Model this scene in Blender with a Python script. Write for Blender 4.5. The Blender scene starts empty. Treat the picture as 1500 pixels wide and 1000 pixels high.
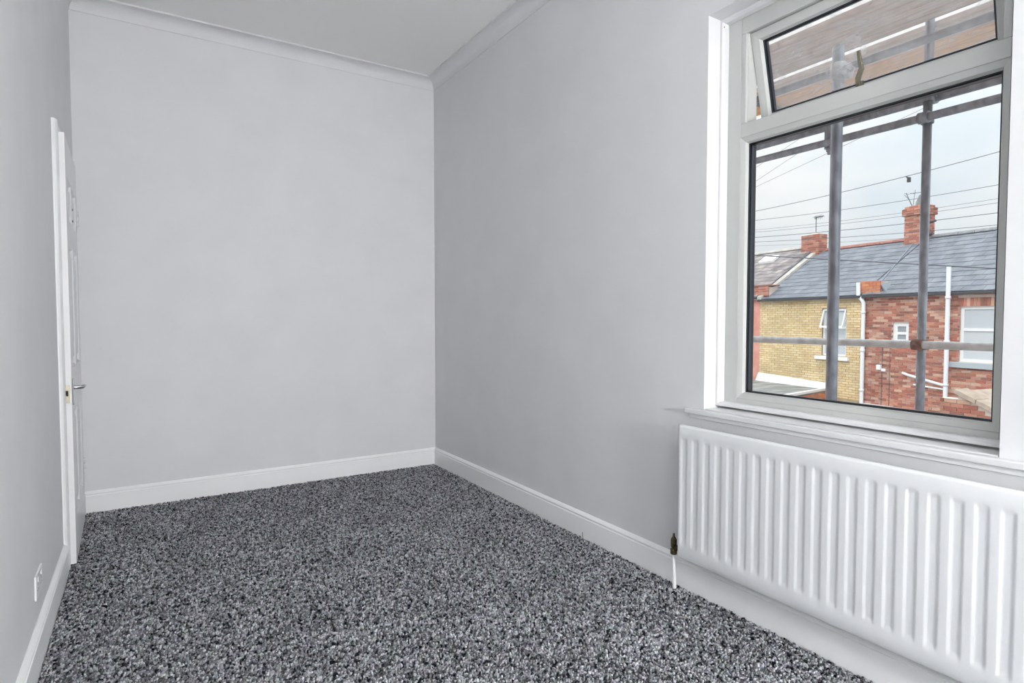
import bpy, bmesh, math, random
from mathutils import Vector, Matrix
random.seed(7)
C = bpy.context.scene.collection
SC = bpy.context.scene

# ---------------------------------------------------------------- camera
YAW, PIT = 0.5612, 0.0388
cd = bpy.data.cameras.new('camera'); cam = bpy.data.objects.new('camera', cd); C.objects.link(cam)
cd.sensor_fit = 'HORIZONTAL'; cd.sensor_width = 36.0; cd.lens = 36.0 * 860.4 / 1500.0
cd.clip_start = 0.02; cd.clip_end = 500
cam.location = (-2.0425, -4.4461, 1.2)
cam.rotation_euler = (math.pi/2 - PIT, 0, -YAW)
SC.camera = cam

# ---------------------------------------------------------------- colour management
vs = SC.view_settings
vs.view_transform = 'Standard'; vs.look = 'None'; vs.gamma = 1; vs.use_curve_mapping = False
vs.exposure = 0.0
SC.display_settings.display_device = 'sRGB'

# ---------------------------------------------------------------- world: bright overcast sky with soft clouds
FILL_LAMP = 260.0
W = bpy.data.worlds.new('overcast_sky'); SC.world = W; W.use_nodes = True
nt = W.node_tree; nt.nodes.clear()
def N(nt, t, **k):
    n = nt.nodes.new(t)
    for a, b in k.items(): setattr(n, a, b)
    return n
out = N(nt, 'ShaderNodeOutputWorld'); bg = N(nt, 'ShaderNodeBackground')
tc = N(nt, 'ShaderNodeTexCoord'); mp = N(nt, 'ShaderNodeMapping'); mp.inputs['Scale'].default_value = (1.0, 1.0, 2.6)
no = N(nt, 'ShaderNodeTexNoise'); no.inputs['Scale'].default_value = 3.2; no.inputs['Detail'].default_value = 5; no.inputs['Roughness'].default_value = .5
mp.inputs['Location'].default_value = (0.35, 0.1, 0.2)
cr = N(nt, 'ShaderNodeValToRGB')
cr.color_ramp.elements[0].position = .36; cr.color_ramp.elements[0].color = (.80, .875, .93, 1)
cr.color_ramp.elements[1].position = .60; cr.color_ramp.elements[1].color = (1.0, 1.0, 1.0, 1)
nt.links.new(tc.outputs['Generated'], mp.inputs['Vector']); nt.links.new(mp.outputs[0], no.inputs['Vector'])
nt.links.new(no.outputs[0], cr.inputs[0]); nt.links.new(cr.outputs[0], bg.inputs[0])
# standard overcast distribution: the sky grows brighter towards the zenith
sx = N(nt, 'ShaderNodeSeparateXYZ'); ma = N(nt, 'ShaderNodeMath', operation='MULTIPLY_ADD'); mx0 = N(nt, 'ShaderNodeMath', operation='MAXIMUM'); mx0.inputs[1].default_value = 0
ma.inputs[2].default_value = .85; sq = N(nt, 'ShaderNodeMath', operation='MULTIPLY_ADD'); sq.inputs[1].default_value = 1.2; sq.inputs[2].default_value = .8
nt.links.new(tc.outputs['Generated'], sx.inputs[0]); nt.links.new(sx.outputs['Z'], mx0.inputs[0]); nt.links.new(mx0.outputs[0], ma.inputs[0]); nt.links.new(mx0.outputs[0], sq.inputs[0]); nt.links.new(sq.outputs[0], ma.inputs[1]); nt.links.new(ma.outputs[0], bg.inputs[1]); nt.links.new(bg.outputs[0], out.inputs[0])
bg.inputs[1].default_value = 1.05

# ---------------------------------------------------------------- veiled sun behind this house, shining on the street opposite
sl = bpy.data.lights.new('veiled_sun', 'SUN'); sl.energy = 1.3; sl.angle = math.radians(25); sl.color = (1, .97, .93)
so = bpy.data.objects.new('veiled_sun', sl); C.objects.link(so)
so.rotation_euler = Vector((0.80, 0.12, -0.62)).to_track_quat('-Z', 'Y').to_euler()

# ================================================================ materials
MATS = {}
def base(name, col, rough=.6, metal=0, spec=.5):
    m = bpy.data.materials.new(name); m.use_nodes = True
    b = m.node_tree.nodes['Principled BSDF']
    b.inputs['Base Color'].default_value = (*col, 1); b.inputs['Roughness'].default_value = rough
    b.inputs['Metallic'].default_value = metal; b.inputs['Specular IOR Level'].default_value = spec
    MATS[name] = m
    return m, m.node_tree, b
def noisy(name, c1, c2, scale, rough=.6, metal=0, bump=0, dist=.002, lo=.35, hi=.65, detail=4, stretch=None, spec=.5, island=0):
    m, t, b = base(name, c1, rough, metal, spec)
    tc = N(t, 'ShaderNodeTexCoord'); v = tc.outputs['Object']
    if stretch:
        mp = N(t, 'ShaderNodeMapping'); mp.inputs['Scale'].default_value = stretch
        t.links.new(v, mp.inputs['Vector']); v = mp.outputs[0]
    no = N(t, 'ShaderNodeTexNoise'); no.inputs['Scale'].default_value = scale; no.inputs['Detail'].default_value = detail
    t.links.new(v, no.inputs['Vector'])
    r = N(t, 'ShaderNodeValToRGB'); r.color_ramp.elements[0].position = lo; r.color_ramp.elements[1].position = hi
    r.color_ramp.elements[0].color = (*c1, 1); r.color_ramp.elements[1].color = (*c2, 1)
    t.links.new(no.outputs[0], r.inputs[0]); col = r.outputs[0]
    if island:
        g = N(t, 'ShaderNodeNewGeometry'); mx = N(t, 'ShaderNodeMixRGB', blend_type='MULTIPLY'); mx.inputs[0].default_value = 1
        rr = N(t, 'ShaderNodeMapRange'); rr.inputs['To Min'].default_value = 1 - island; rr.inputs['To Max'].default_value = 1 + island * .4
        t.links.new(g.outputs['Random Per Island'], rr.inputs['Value'])
        t.links.new(col, mx.inputs[1]); t.links.new(rr.outputs[0], mx.inputs[2]); col = mx.outputs[0]
    t.links.new(col, b.inputs['Base Color'])
    if bump:
        bp = N(t, 'ShaderNodeBump'); bp.inputs['Strength'].default_value = bump; bp.inputs['Distance'].default_value = dist
        t.links.new(no.outputs[0], bp.inputs['Height']); t.links.new(bp.outputs[0], b.inputs['Normal'])
    return m
def bricks(name, cols, scale=1.2, z_split=None, cols2=None):
    """fired clay: a colour per brick, with broad weathering"""
    m, t, b = base(name, cols[0], .85)
    g = N(t, 'ShaderNodeNewGeometry'); r = N(t, 'ShaderNodeValToRGB'); r.color_ramp.interpolation = 'CONSTANT'
    def fill(r, cs):
        e = r.color_ramp.elements
        while len(e) < len(cs): e.new(.5)
        for i, c in enumerate(cs): e[i].position = i / len(cs); e[i].color = (*c, 1)
    fill(r, cols); t.links.new(g.outputs['Random Per Island'], r.inputs[0]); col = r.outputs[0]
    tc = N(t, 'ShaderNodeTexCoord')
    if cols2:
        r2 = N(t, 'ShaderNodeValToRGB'); r2.color_ramp.interpolation = 'CONSTANT'; fill(r2, cols2)
        t.links.new(g.outputs['Random Per Island'], r2.inputs[0])
        sx = N(t, 'ShaderNodeSeparateXYZ'); t.links.new(tc.outputs['Object'], sx.inputs[0])
        ad = N(t, 'ShaderNodeMath', operation='ADD'); nn = N(t, 'ShaderNodeTexNoise'); nn.inputs['Scale'].default_value = 1.5
        t.links.new(tc.outputs['Object'], nn.inputs['Vector'])
        t.links.new(sx.outputs['Z'], ad.inputs[0]); t.links.new(nn.outputs[0], ad.inputs[1])
        mr = N(t, 'ShaderNodeMapRange'); mr.inputs['From Min'].default_value = z_split + .35; mr.inputs['From Max'].default_value = z_split + .65
        t.links.new(ad.outputs[0], mr.inputs['Value'])
        mx = N(t, 'ShaderNodeMixRGB'); t.links.new(mr.outputs[0], mx.inputs[0]); t.links.new(r2.outputs[0], mx.inputs[1]); t.links.new(col, mx.inputs[2]); col = mx.outputs[0]
    no = N(t, 'ShaderNodeTexNoise'); no.inputs['Scale'].default_value = scale; no.inputs['Detail'].default_value = 6
    t.links.new(tc.outputs['Object'], no.inputs['Vector'])
    rr = N(t, 'ShaderNodeMapRange'); rr.inputs['From Min'].default_value = .3; rr.inputs['From Max'].default_value = .7; rr.inputs['To Min'].default_value = .78; rr.inputs['To Max'].default_value = 1.15
    t.links.new(no.outputs[0], rr.inputs['Value'])
    mm = N(t, 'ShaderNodeMixRGB', blend_type='MULTIPLY'); mm.inputs[0].default_value = 1
    t.links.new(col, mm.inputs[1]); t.links.new(rr.outputs[0], mm.inputs[2]); t.links.new(mm.outputs[0], b.inputs['Base Color'])
    return m

noisy('wall_paint', (.735, .743, .762), (.765, .772, .785), 3, .7, bump=.12, dist=.002)
noisy('ceiling_paint', (.935, .94, .93), (.95, .95, .94), 2, .8, bump=.1, dist=.002)
base('gloss_white', (.94, .95, .96), .35, 0, .35)
base('door_paint', (.84, .85, .86), .35)
base('radiator_enamel', (.78, .80, .815), .35, 0, .4)
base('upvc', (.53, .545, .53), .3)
base('board_white', (.74, .75, .765), .4, 0, .3)
base('gasket', (.015, .017, .022), .5)
base('spacer', (.05, .06, .08), .35, .6)
base('chrome', (.55, .55, .56), .18, 1)
base('brass_plate', (.42, .38, .30), .35, 1)
noisy('old_brass', (.05, .04, .022), (.16, .13, .07), 60, .5, .7)
noisy('handle_bronze', (.20, .18, .13), (.28, .26, .20), 30, .4, .5)
base('dark_hole', (.02, .02, .02), .8)
base('plastic_white', (.84, .85, .87), .3)
noisy('galv', (.20, .215, .25), (.34, .36, .41), 25, .5, .75, bump=.2, dist=.002, stretch=(1, 1, .5))
noisy('galv_pale', (.48, .49, .51), (.66, .67, .69), 18, .5, .6, bump=.1, dist=.002)
noisy('rusty', (.13, .06, .045), (.28, .16, .12), 40, .7, .4, bump=.3, dist=.002)
noisy('timber', (.54, .43, .39), (.80, .72, .67), 6, .8, bump=.3, dist=.003, stretch=(6, .5, 2))
noisy('timber_orange', (.66, .36, .19), (.80, .54, .34), 6, .8, bump=.3, dist=.003, stretch=(6, .5, 2))
noisy('slate_grey', (.155, .175, .21), (.22, .24, .275), 3, .6, bump=.2, dist=.004, island=.18)
noisy('slate_brown', (.20, .18, .19), (.40, .36, .35), 2.2, .75, bump=.2, dist=.004, island=.4)
noisy('stone', (.42, .40, .37), (.62, .60, .55), 5, .85, bump=.3, dist=.01)
noisy('mortar', (.60, .50, .45), (.74, .66, .60), 4, .9)
noisy('mortar_buff', (.36, .29, .18), (.46, .38, .26), 4, .9)
noisy('pink_render', (.62, .26, .20), (.72, .36, .30), 3, .85, bump=.1, dist=.004)
base('lead', (.24, .27, .32), .6, .2)
noisy('ridge_red', (.34, .15, .12), (.45, .22, .18), 8, .8, island=.3)
noisy('ridge_grey', (.22, .24, .26), (.33, .34, .35), 8, .8, island=.3)
noisy('felt_roof', (.20, .215, .21), (.36, .37, .36), 1.2, .85, lo=.4, hi=.62, stretch=(1, 3, 1))
base('pvc_pipe', (.80, .84, .90), .4)
base('white_trim', (.84, .85, .87), .4)
base('sill_blue', (.42, .48, .52), .6)
base('black_gutter', (.05, .055, .065), .5)
base('cable_black', (.10, .11, .14), .6)
base('blind', (.56, .60, .63), .8)
noisy('pale_tile', (.34, .27, .21), (.46, .38, .31), 5, .85)
noisy('yard', (.30, .29, .28), (.42, .41, .40), 1, .9)
bricks('brick_red', [(.42, .16, .11), (.50, .22, .15), (.30, .12, .09), (.58, .36, .27), (.46, .24, .18), (.38, .13, .09)], 1.4, .35,
       [(.50, .16, .14), (.58, .24, .21), (.44, .13, .12), (.74, .56, .50), (.54, .20, .17), (.48, .17, .15)])
bricks('brick_buff', [(.72, .56, .31), (.76, .61, .36), (.68, .52, .28), (.78, .63, .38), (.70, .53, .32)], 1.0)
bricks('brick_chimney', [(.44, .16, .12), (.52, .22, .15), (.34, .13, .10), (.54, .28, .20)], 1.4)
bricks('brick_orange', [(.62, .22, .10), (.55, .18, .09), (.66, .28, .14), (.5, .2, .12)], 1.4)

def carpet_mat():
    m, t, b = base('carpet', (.05, .05, .055), 1.0, 0, .1)
    tc = N(t, 'ShaderNodeTexCoord'); ob = tc.outputs['Object']
    n1 = N(t, 'ShaderNodeTexNoise'); n1.inputs['Scale'].default_value = 85; n1.inputs['Detail'].default_value = 3; n1.inputs['Roughness'].default_value = .65; n1.inputs['Distortion'].default_value = .6
    n2 = N(t, 'ShaderNodeTexNoise'); n2.inputs['Scale'].default_value = 7; n2.inputs['Detail'].default_value = 4
    vo = N(t, 'ShaderNodeTexVoronoi'); vo.inputs['Scale'].default_value = 130
    n3 = N(t, 'ShaderNodeTexNoise'); n3.inputs['Scale'].default_value = 60
    for n in (n1, n2, n3, vo): t.links.new(ob, n.inputs['Vector'])
    r1 = N(t, 'ShaderNodeValToRGB'); e = r1.color_ramp.elements
    e[0].position = .41; e[0].color = (.012, .013, .017, 1); e[1].position = .66; e[1].color = (.33, .33, .36, 1)
    k = e.new(.53); k.color = (.085, .087, .096, 1)
    t.links.new(n1.outputs[0], r1.inputs[0])
    r2 = N(t, 'ShaderNodeMapRange'); r2.inputs['From Min'].default_value = .3; r2.inputs['From Max'].default_value = .7
    r2.inputs['To Min'].default_value = .75; r2.inputs['To Max'].default_value = 1.2
    t.links.new(n2.outputs[0], r2.inputs['Value'])
    mx = N(t, 'ShaderNodeMixRGB', blend_type='MULTIPLY'); mx.inputs[0].default_value = 1
    t.links.new(r1.outputs[0], mx.inputs[1]); t.links.new(r2.outputs[0], mx.inputs[2])
    hs = N(t, 'ShaderNodeMixRGB', blend_type='OVERLAY'); hs.inputs[0].default_value = .12
    t.links.new(mx.outputs[0], hs.inputs[1]); t.links.new(n3.outputs['Color'], hs.inputs[2])
    t.links.new(hs.outputs[0], b.inputs['Base Color'])
    bp = N(t, 'ShaderNodeBump'); bp.inputs['Strength'].default_value = .9; bp.inputs['Distance'].default_value = .006
    t.links.new(n1.outputs[0], bp.inputs['Height']); t.links.new(bp.outputs[0], b.inputs['Normal'])
carpet_mat()

def pile_mat():
    m, t, b = base('carpet_pile', (.1, .1, .11), 1.0, 0, .05)
    tc = N(t, 'ShaderNodeTexCoord'); g = N(t, 'ShaderNodeNewGeometry')
    n1 = N(t, 'ShaderNodeTexNoise'); n1.inputs['Scale'].default_value = 45; n1.inputs['Detail'].default_value = 2
    n2 = N(t, 'ShaderNodeTexNoise'); n2.inputs['Scale'].default_value = 5; n2.inputs['Detail'].default_value = 3
    n3 = N(t, 'ShaderNodeTexNoise'); n3.inputs['Scale'].default_value = 30
    for n in (n1, n2, n3): t.links.new(tc.outputs['Object'], n.inputs['Vector'])
    ad = N(t, 'ShaderNodeMath', operation='MULTIPLY_ADD'); ad.inputs[1].default_value = .9
    a2 = N(t, 'ShaderNodeMath', operation='MULTIPLY_ADD'); a2.inputs[1].default_value = .40
    t.links.new(n1.outputs[0], ad.inputs[0]); t.links.new(g.outputs['Random Per Island'], a2.inputs[0]); t.links.new(ad.outputs[0], a2.inputs[2]); ad.inputs[2].default_value = -.13
    r = N(t, 'ShaderNodeValToRGB'); e = r.color_ramp.elements
    e[0].position = .29; e[0].color = (.012, .014, .020, 1); e[1].position = .80; e[1].color = (.66, .67, .71, 1)
    k = e.new(.47); k.color = (.21, .216, .235, 1)
    t.links.new(a2.outputs[0], r.inputs[0])
    mr = N(t, 'ShaderNodeMapRange'); mr.inputs['From Min'].default_value = .3; mr.inputs['From Max'].default_value = .7; mr.inputs['To Min'].default_value = .8; mr.inputs['To Max'].default_value = 1.15
    t.links.new(n2.outputs[0], mr.inputs['Value'])
    mx = N(t, 'ShaderNodeMixRGB', blend_type='MULTIPLY'); mx.inputs[0].default_value = 1
    t.links.new(r.outputs[0], mx.inputs[1]); t.links.new(mr.outputs[0], mx.inputs[2])
    h = N(t, 'ShaderNodeMixRGB', blend_type='OVERLAY'); h.inputs[0].default_value = .12
    t.links.new(mx.outputs[0], h.inputs[1]); t.links.new(n3.outputs['Color'], h.inputs[2]); t.links.new(h.outputs[0], b.inputs['Base Color'])
pile_mat()

def glass_mat(name, dirt=0.0, tint=(.99, .995, .995)):
    m = bpy.data.materials.new(name); m.use_nodes = True; t = m.node_tree; t.nodes.clear()
    o = N(t, 'ShaderNodeOutputMaterial'); tr = N(t, 'ShaderNodeBsdfTransparent'); gl = N(t, 'ShaderNodeBsdfGlossy'); mx = N(t, 'ShaderNodeMixShader')
    tr.inputs[0].default_value = (*tint, 1); gl.inputs['Roughness'].default_value = .02
    fr = N(t, 'ShaderNodeFresnel'); fr.inputs[0].default_value = 1.45
    ml = N(t, 'ShaderNodeMath', operation='MULTIPLY'); ml.inputs[1].default_value = .5
    t.links.new(fr.outputs[0], ml.inputs[0]); t.links.new(ml.outputs[0], mx.inputs[0])
    t.links.new(tr.outputs[0], mx.inputs[1]); t.links.new(gl.outputs[0], mx.inputs[2]); last = mx
    if dirt:
        tc = N(t, 'ShaderNodeTexCoord'); mp = N(t, 'ShaderNodeMapping'); mp.inputs['Scale'].default_value = (1, 1.3, 3)
        mp.inputs['Rotation'].default_value = (.45, 0, 0)
        no = N(t, 'ShaderNodeTexNoise'); no.inputs['Scale'].default_value = 5; no.inputs['Detail'].default_value = 7; no.inputs['Distortion'].default_value = 1.2
        t.links.new(tc.outputs['Object'], mp.inputs[0]); t.links.new(mp.outputs[0], no.inputs['Vector'])
        r = N(t, 'ShaderNodeMapRange'); r.inputs['From Min'].default_value = .35; r.inputs['From Max'].default_value = .7
        r.inputs['To Min'].default_value = dirt * .6; r.inputs['To Max'].default_value = dirt * 1.5
        t.links.new(no.outputs[0], r.inputs['Value'])
        df = N(t, 'ShaderNodeBsdfDiffuse'); df.inputs[0].default_value = (.8, .8, .82, 1)
        tl = N(t, 'ShaderNodeBsdfTranslucent'); tl.inputs[0].default_value = (.85, .85, .88, 1)
        ms = N(t, 'ShaderNodeMixShader'); ms.inputs[0].default_value = .6
        t.links.new(df.outputs[0], ms.inputs[1]); t.links.new(tl.outputs[0], ms.inputs[2])
        m2 = N(t, 'ShaderNodeMixShader'); t.links.new(r.outputs[0], m2.inputs[0]); t.links.new(mx.outputs[0], m2.inputs[1]); t.links.new(ms.outputs[0], m2.inputs[2]); last = m2
    t.links.new(last.outputs[0], o.inputs[0]); MATS[name] = m
glass_mat('glass'); glass_mat('glass_dirty', .22)
m, t, b = base('far_glass', (.30, .33, .36), .08, 0, .8)
m, t, b = base('frosted_far', (.52, .57, .61), .4)
m, t, b = base('fill_lamp_glow', (1, 1, 1), .4)
b.inputs['Emission Color'].default_value = (1, .985, .97, 1); b.inputs['Emission Strength'].default_value = FILL_LAMP  # glow of the added lamp that lifts the wall brightness

# ================================================================ mesh helpers
class MB:
    def __init__(s): s.v = []; s.f = []; s.sm = []
    def add(s, vs, fs, smooth=False):
        o = len(s.v); s.v += [tuple(p) for p in vs]; s.f += [tuple(i + o for i in f) for f in fs]; s.sm += [smooth] * len(fs); return s
    def box(s, x0, x1, y0, y1, z0, z1):
        vs = [(x, y, z) for x in (x0, x1) for y in (y0, y1) for z in (z0, z1)]
        return s.add(vs, [(0, 1, 3, 2), (4, 6, 7, 5), (0, 4, 5, 1), (2, 3, 7, 6), (0, 2, 6, 4), (1, 5, 7, 3)])
    def hexa(s, p):      # 8 points: bottom ring 4, top ring 4
        return s.add(p, [(3, 2, 1, 0), (4, 5, 6, 7), (0, 1, 5, 4), (1, 2, 6, 5), (2, 3, 7, 6), (3, 0, 4, 7)])
    def tube(s, a, b, r, n=16, r2=None, caps=True):
        a, b = Vector(a), Vector(b); r2 = r if r2 is None else r2; d = (b - a).normalized()
        u = d.orthogonal().normalized(); w = d.cross(u)
        vs = [a + (u * math.cos(2*math.pi*i/n) + w * math.sin(2*math.pi*i/n)) * r for i in range(n)]
        vs += [b + (u * math.cos(2*math.pi*i/n) + w * math.sin(2*math.pi*i/n)) * r2 for i in range(n)]
        s.add(vs, [(i, (i+1) % n, n + (i+1) % n, n + i) for i in range(n)], True)
        if caps: o = len(s.v) - 2*n; s.f += [tuple(o + n - 1 - i for i in range(n)), tuple(o + n + i for i in range(n))]; s.sm += [False, False]
        return s
    def path(s, pts, r, n=10):
        pts = [Vector(p) for p in pts]; rings = []
        u = (pts[1] - pts[0]).orthogonal().normalized()
        for i, p in enumerate(pts):
            d = (pts[min(i+1, len(pts)-1)] - pts[max(i-1, 0)]).normalized()
            u = (u - d * u.dot(d)).normalized(); w = d.cross(u)
            rings.append([p + (u * math.cos(2*math.pi*k/n) + w * math.sin(2*math.pi*k/n)) * r for k in range(n)])
        vs = [q for rg in rings for q in rg]; fs = []
        for i in range(len(pts) - 1):
            for k in range(n): fs.append((i*n + k, i*n + (k+1) % n, (i+1)*n + (k+1) % n, (i+1)*n + k))
        s.add(vs, fs, True); s.add(rings[0], [tuple(range(n))[::-1]]); s.add(rings[-1], [tuple(range(n))]); return s
    def prism(s, prof, o, ax, au, av):      # closed 2-D profile (u, v) swept from o along ax
        o, ax, au, av = Vector(o), Vector(ax), Vector(au), Vector(av); n = len(prof)
        vs = [o + au*a + av*b for a, b in prof] + [o + ax + au*a + av*b for a, b in prof]
        return s.add(vs, [(i, (i+1) % n, n + (i+1) % n, n + i) for i in range(n)] + [tuple(range(n))[::-1], tuple(range(n, 2*n))])
    def ring(s, y0, y1, z0, z1, prof):      # mitred frame in the YZ plane; prof = (outward, x) closed
        n = len(prof); rows = []
        for sy, sz in ((0, 0), (1, 0), (1, 1), (0, 1)):
            rows += [(x, (y1 + u) if sy else (y0 - u), (z1 + u) if sz else (z0 - u)) for u, x in prof]
        fs = [(c*n + i, c*n + (i+1) % n, ((c+1) % 4)*n + (i+1) % n, ((c+1) % 4)*n + i) for c in range(4) for i in range(n)]
        return s.add(rows, fs)
    def lathe(s, c, prof, n=20, ax='z'):
        vs = []
        for r, h in prof:
            for i in range(n):
                a = 2*math.pi*i/n; x, y = r*math.cos(a), r*math.sin(a)
                vs.append(Vector(c) + (Vector((x, y, h)) if ax == 'z' else Vector((h, x, y)) if ax == 'x' else Vector((x, h, y))))
        fs = [(j*n + i, j*n + (i+1) % n, (j+1)*n + (i+1) % n, (j+1)*n + i) for j in range(len(prof)-1) for i in range(n)]
        return s.add(vs, fs, True)
    def build(s, name, mat, parent=None, bevel=0, loc=None, seg=2):
        me = bpy.data.meshes.new(name); me.from_pydata(s.v, [], s.f)
        bm = bmesh.new(); bm.from_mesh(me); bmesh.ops.recalc_face_normals(bm, faces=bm.faces); bm.to_mesh(me); bm.free()
        me.polygons.foreach_set('use_smooth', s.sm)
        me.materials.append(MATS[mat]); o = bpy.data.objects.new(name, me); C.objects.link(o)
        if parent: o.parent = parent
        if loc: o.location = loc
        if bevel:
            b = o.modifiers.new('bevel', 'BEVEL'); b.width = bevel; b.segments = seg; b.limit_method = 'ANGLE'
        return o
def tag(o, label=None, cat=None, group=None, kind=None):
    if label: o['label'] = label
    if cat: o['category'] = cat
    if group: o['group'] = group
    if kind: o['kind'] = kind
    return o
def empty(name, loc=(0, 0, 0), rz=0):
    o = bpy.data.objects.new(name, None); C.objects.link(o); o.location = loc; o.rotation_euler = (0, 0, rz); o.empty_display_size = .1; return o
def off(pts, loc): return [(p[0]-loc[0], p[1]-loc[1], p[2]-loc[2]) for p in pts]

# ================================================================ room shell
XL, YB, ZC = -2.38, -7.4, 3.127
WY0, WY1, WZ0, WZ1 = -3.785, -2.752, .808, 2.472        # window opening
S = lambda o: tag(o, kind='structure')
S(MB().box(XL-.25, .30, YB-.2, .2, -.12, -.010).build('floor', 'carpet'))
S(MB().box(XL-.25, .30, YB-.2, .2, ZC, ZC+.2).build('ceiling', 'ceiling_paint'))
S(MB().box(XL-.25, .30, 0, .2, 0, ZC).build('wall_back', 'wall_paint'))
S(MB().box(XL-.25, .30, YB-.2, YB, 0, ZC).build('wall_rear', 'wall_paint'))
S(MB().box(XL-.2, XL, -.165, 0, 0, ZC).box(XL-.2, XL, YB, -.945, 0, ZC).box(XL-.2, XL, -.945, -.165, 2.090, ZC).build('wall_left', 'wall_paint'))
S(MB().box(0, .20, YB, WY0, 0, ZC).box(0, .20, WY1, 0, 0, ZC).box(0, .20, WY0, WY1, 0, WZ0).box(0, .20, WY0, WY1, WZ1, ZC).build('wall_right', 'wall_paint'))
ext = S(MB().box(.20, .30, YB, WY0+.01, -3, 6).box(.20, .30, WY1+.035, 3, -3, 6).box(.20, .30, WY0+.01, WY1+.035, -3, WZ0).box(.20, .30, WY0+.01, WY1+.035, WZ1-.03, 6).build('wall_exterior', 'mortar'))
z = .74; k = 0
proto_b = None
while z < 2.75:                                   # the bricks of the outer jamb that show through the open sash
    if proto_b is None:
        proto_b = MB().box(0, .104, -.2, 0, 0, .064).build('brick', 'brick_orange', ext, bevel=.003, seg=1); bo = proto_b
    else: bo = proto_b.copy(); C.objects.link(bo); bo.parent = ext
    bo.location = (.202, WY1+.229 - (.003 if k % 2 else 0), z)
    z += .075; k += 1

# cut-pile tufts of the carpet, over the floor in front of the viewpoint
import numpy as np
def carpet_pile():
    rng = np.random.default_rng(3); sp = .0082
    gx, gy = np.meshgrid(np.arange(XL + .024, -.022, sp), np.arange(-4.1, -.022, sp)); n = gx.size
    cx_ = np.clip(gx.ravel() + rng.uniform(-.003, .003, n), XL + .024, -.023); cy_ = np.minimum(gy.ravel() + rng.uniform(-.003, .003, n), -.023)
    a = rng.uniform(0, 1.57, n); r = rng.uniform(.0045, .0068, n); h = rng.uniform(.007, .014, n)
    ux, uy = rng.normal(0, .0028, n), rng.normal(0, .0028, n)
    v = np.zeros((n, 8, 3), np.float32)
    for k in range(4):
        c, s_ = np.cos(a + k*np.pi/2), np.sin(a + k*np.pi/2)
        v[:, k, 0] = cx_ + .6*r*c; v[:, k, 1] = cy_ + .6*r*s_; v[:, k, 2] = -.0105
        v[:, 4+k, 0] = np.clip(cx_ + ux + .75*r*c, XL + .019, -.0185); v[:, 4+k, 1] = np.minimum(cy_ + uy + .75*r*s_, -.0185); v[:, 4+k, 2] = -.0105 + h*rng.uniform(.85, 1.1, n)
    f = np.array([[0, 1, 5, 4], [1, 2, 6, 5], [2, 3, 7, 6], [3, 0, 4, 7], [4, 5, 6, 7]])
    F = (f[None] + 8*np.arange(n)[:, None, None]).reshape(-1)
    me = bpy.data.meshes.new('carpet'); me.vertices.add(n*8); me.vertices.foreach_set('co', v.ravel())
    me.loops.add(F.size); me.loops.foreach_set('vertex_index', F.astype(np.int32))
    me.polygons.add(n*5); me.polygons.foreach_set('loop_start', np.arange(0, F.size, 4, dtype=np.int32)); me.polygons.foreach_set('loop_total', np.full(n*5, 4, np.int32))
    me.update(calc_edges=True); me.materials.append(MATS['carpet_pile'])
    o = bpy.data.objects.new('carpet', me); C.objects.link(o)
    return tag(o, 'speckled charcoal and grey twist pile carpet covering the whole floor', 'carpet', kind='stuff')
carpet_pile()

# coving: concave quarter, with a bead at the ceiling edge
cp = [(0, 3.046), (.006, 3.046), (.006, 3.054)]
for i in range(9):
    a = i / 8 * math.pi / 2
    cp.append((.006 + .070 * (1 - math.cos(a)), 3.054 + .062 * math.sin(a)))
cp += [(.086, 3.116), (.086, ZC), (0, ZC)]
def mitre(prof, name, mat, side, y_end=YB):
    """trim along a wall with its corner mitred against the neighbouring wall"""
    m = MB(); n = len(prof)
    if side == 'back': a = [(XL + u, -u, z) for u, z in prof]; b = [(-u, -u, z) for u, z in prof]
    elif side == 'right': a = [(-u, -u, z) for u, z in prof]; b = [(-u, y_end, z) for u, z in prof]
    m.add(a + b, [(i, (i+1) % n, n + (i+1) % n, n + i) for i in range(n)] + [tuple(range(n))[::-1], tuple(range(n, 2*n))])
    return S(m.build(name, mat))
mitre(cp, 'trim_1', 'wall_paint', 'back'); mitre(cp, 'trim_2', 'wall_paint', 'right')
# baseboards
bp_ = [(0, -.01), (.018, -.01), (.018, .104), (.0145, .107), (.0145, .112), (.0165, .115), (.0165, .119), (.010, .127), (.004, .133), (0, .133)]
mitre(bp_, 'baseboard_back', 'gloss_white', 'back'); bbr = mitre(bp_, 'baseboard_right', 'gloss_white', 'right')
MB().box(-.0186, -.0179, -1.957, -1.954, 0, .028).build('joint_gap', 'dark_hole', bbr)
S(MB().prism([(u, z) for u, z in bp_], (XL, YB, 0), (0, -1.0 - YB, 0), (1, 0, 0), (0, 0, 1)).build('baseboard_left', 'gloss_white'))

# ================================================================ window (plastic casement with an open top light)
GX = .11
win = tag(empty('window_1', (GX, -3.27, WZ0)), 'white plastic window with its top light propped open, above the radiator', 'window', kind='structure')
def WB(mb, name, mat, parent=win, bevel=0, loc=None):
    o = mb.build(name, mat, None, bevel)
    o.parent = parent
    return o
def wmb(pts): return pts
class WMB(MB):                                  # built in world coordinates, stored relative to the window's base
    def build(s, name, mat, parent=win, bevel=0, seg=2, base_=None):
        bx, by, bz = base_ or (GX, -3.27, WZ0)
        s.v = [(x-bx, y-by, z-bz) for x, y, z in s.v]
        return MB.build(s, name, mat, parent, bevel, seg=seg)
y0, y1 = -3.722, -2.860                         # glass opening
fy0, fy1 = WY0+.002, WY1-.004
fr = WMB()
fr.box(GX, GX+.07, fy0, y0-.026, WZ0+.016, 2.455).box(GX, GX+.07, y1+.026, fy1, WZ0+.016, 2.455)
fr.box(GX, GX+.07, y0-.026, y1+.026, WZ0+.016, .861).box(GX, GX+.07, y0-.026, y1+.026, 2.388, 2.455)
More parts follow.
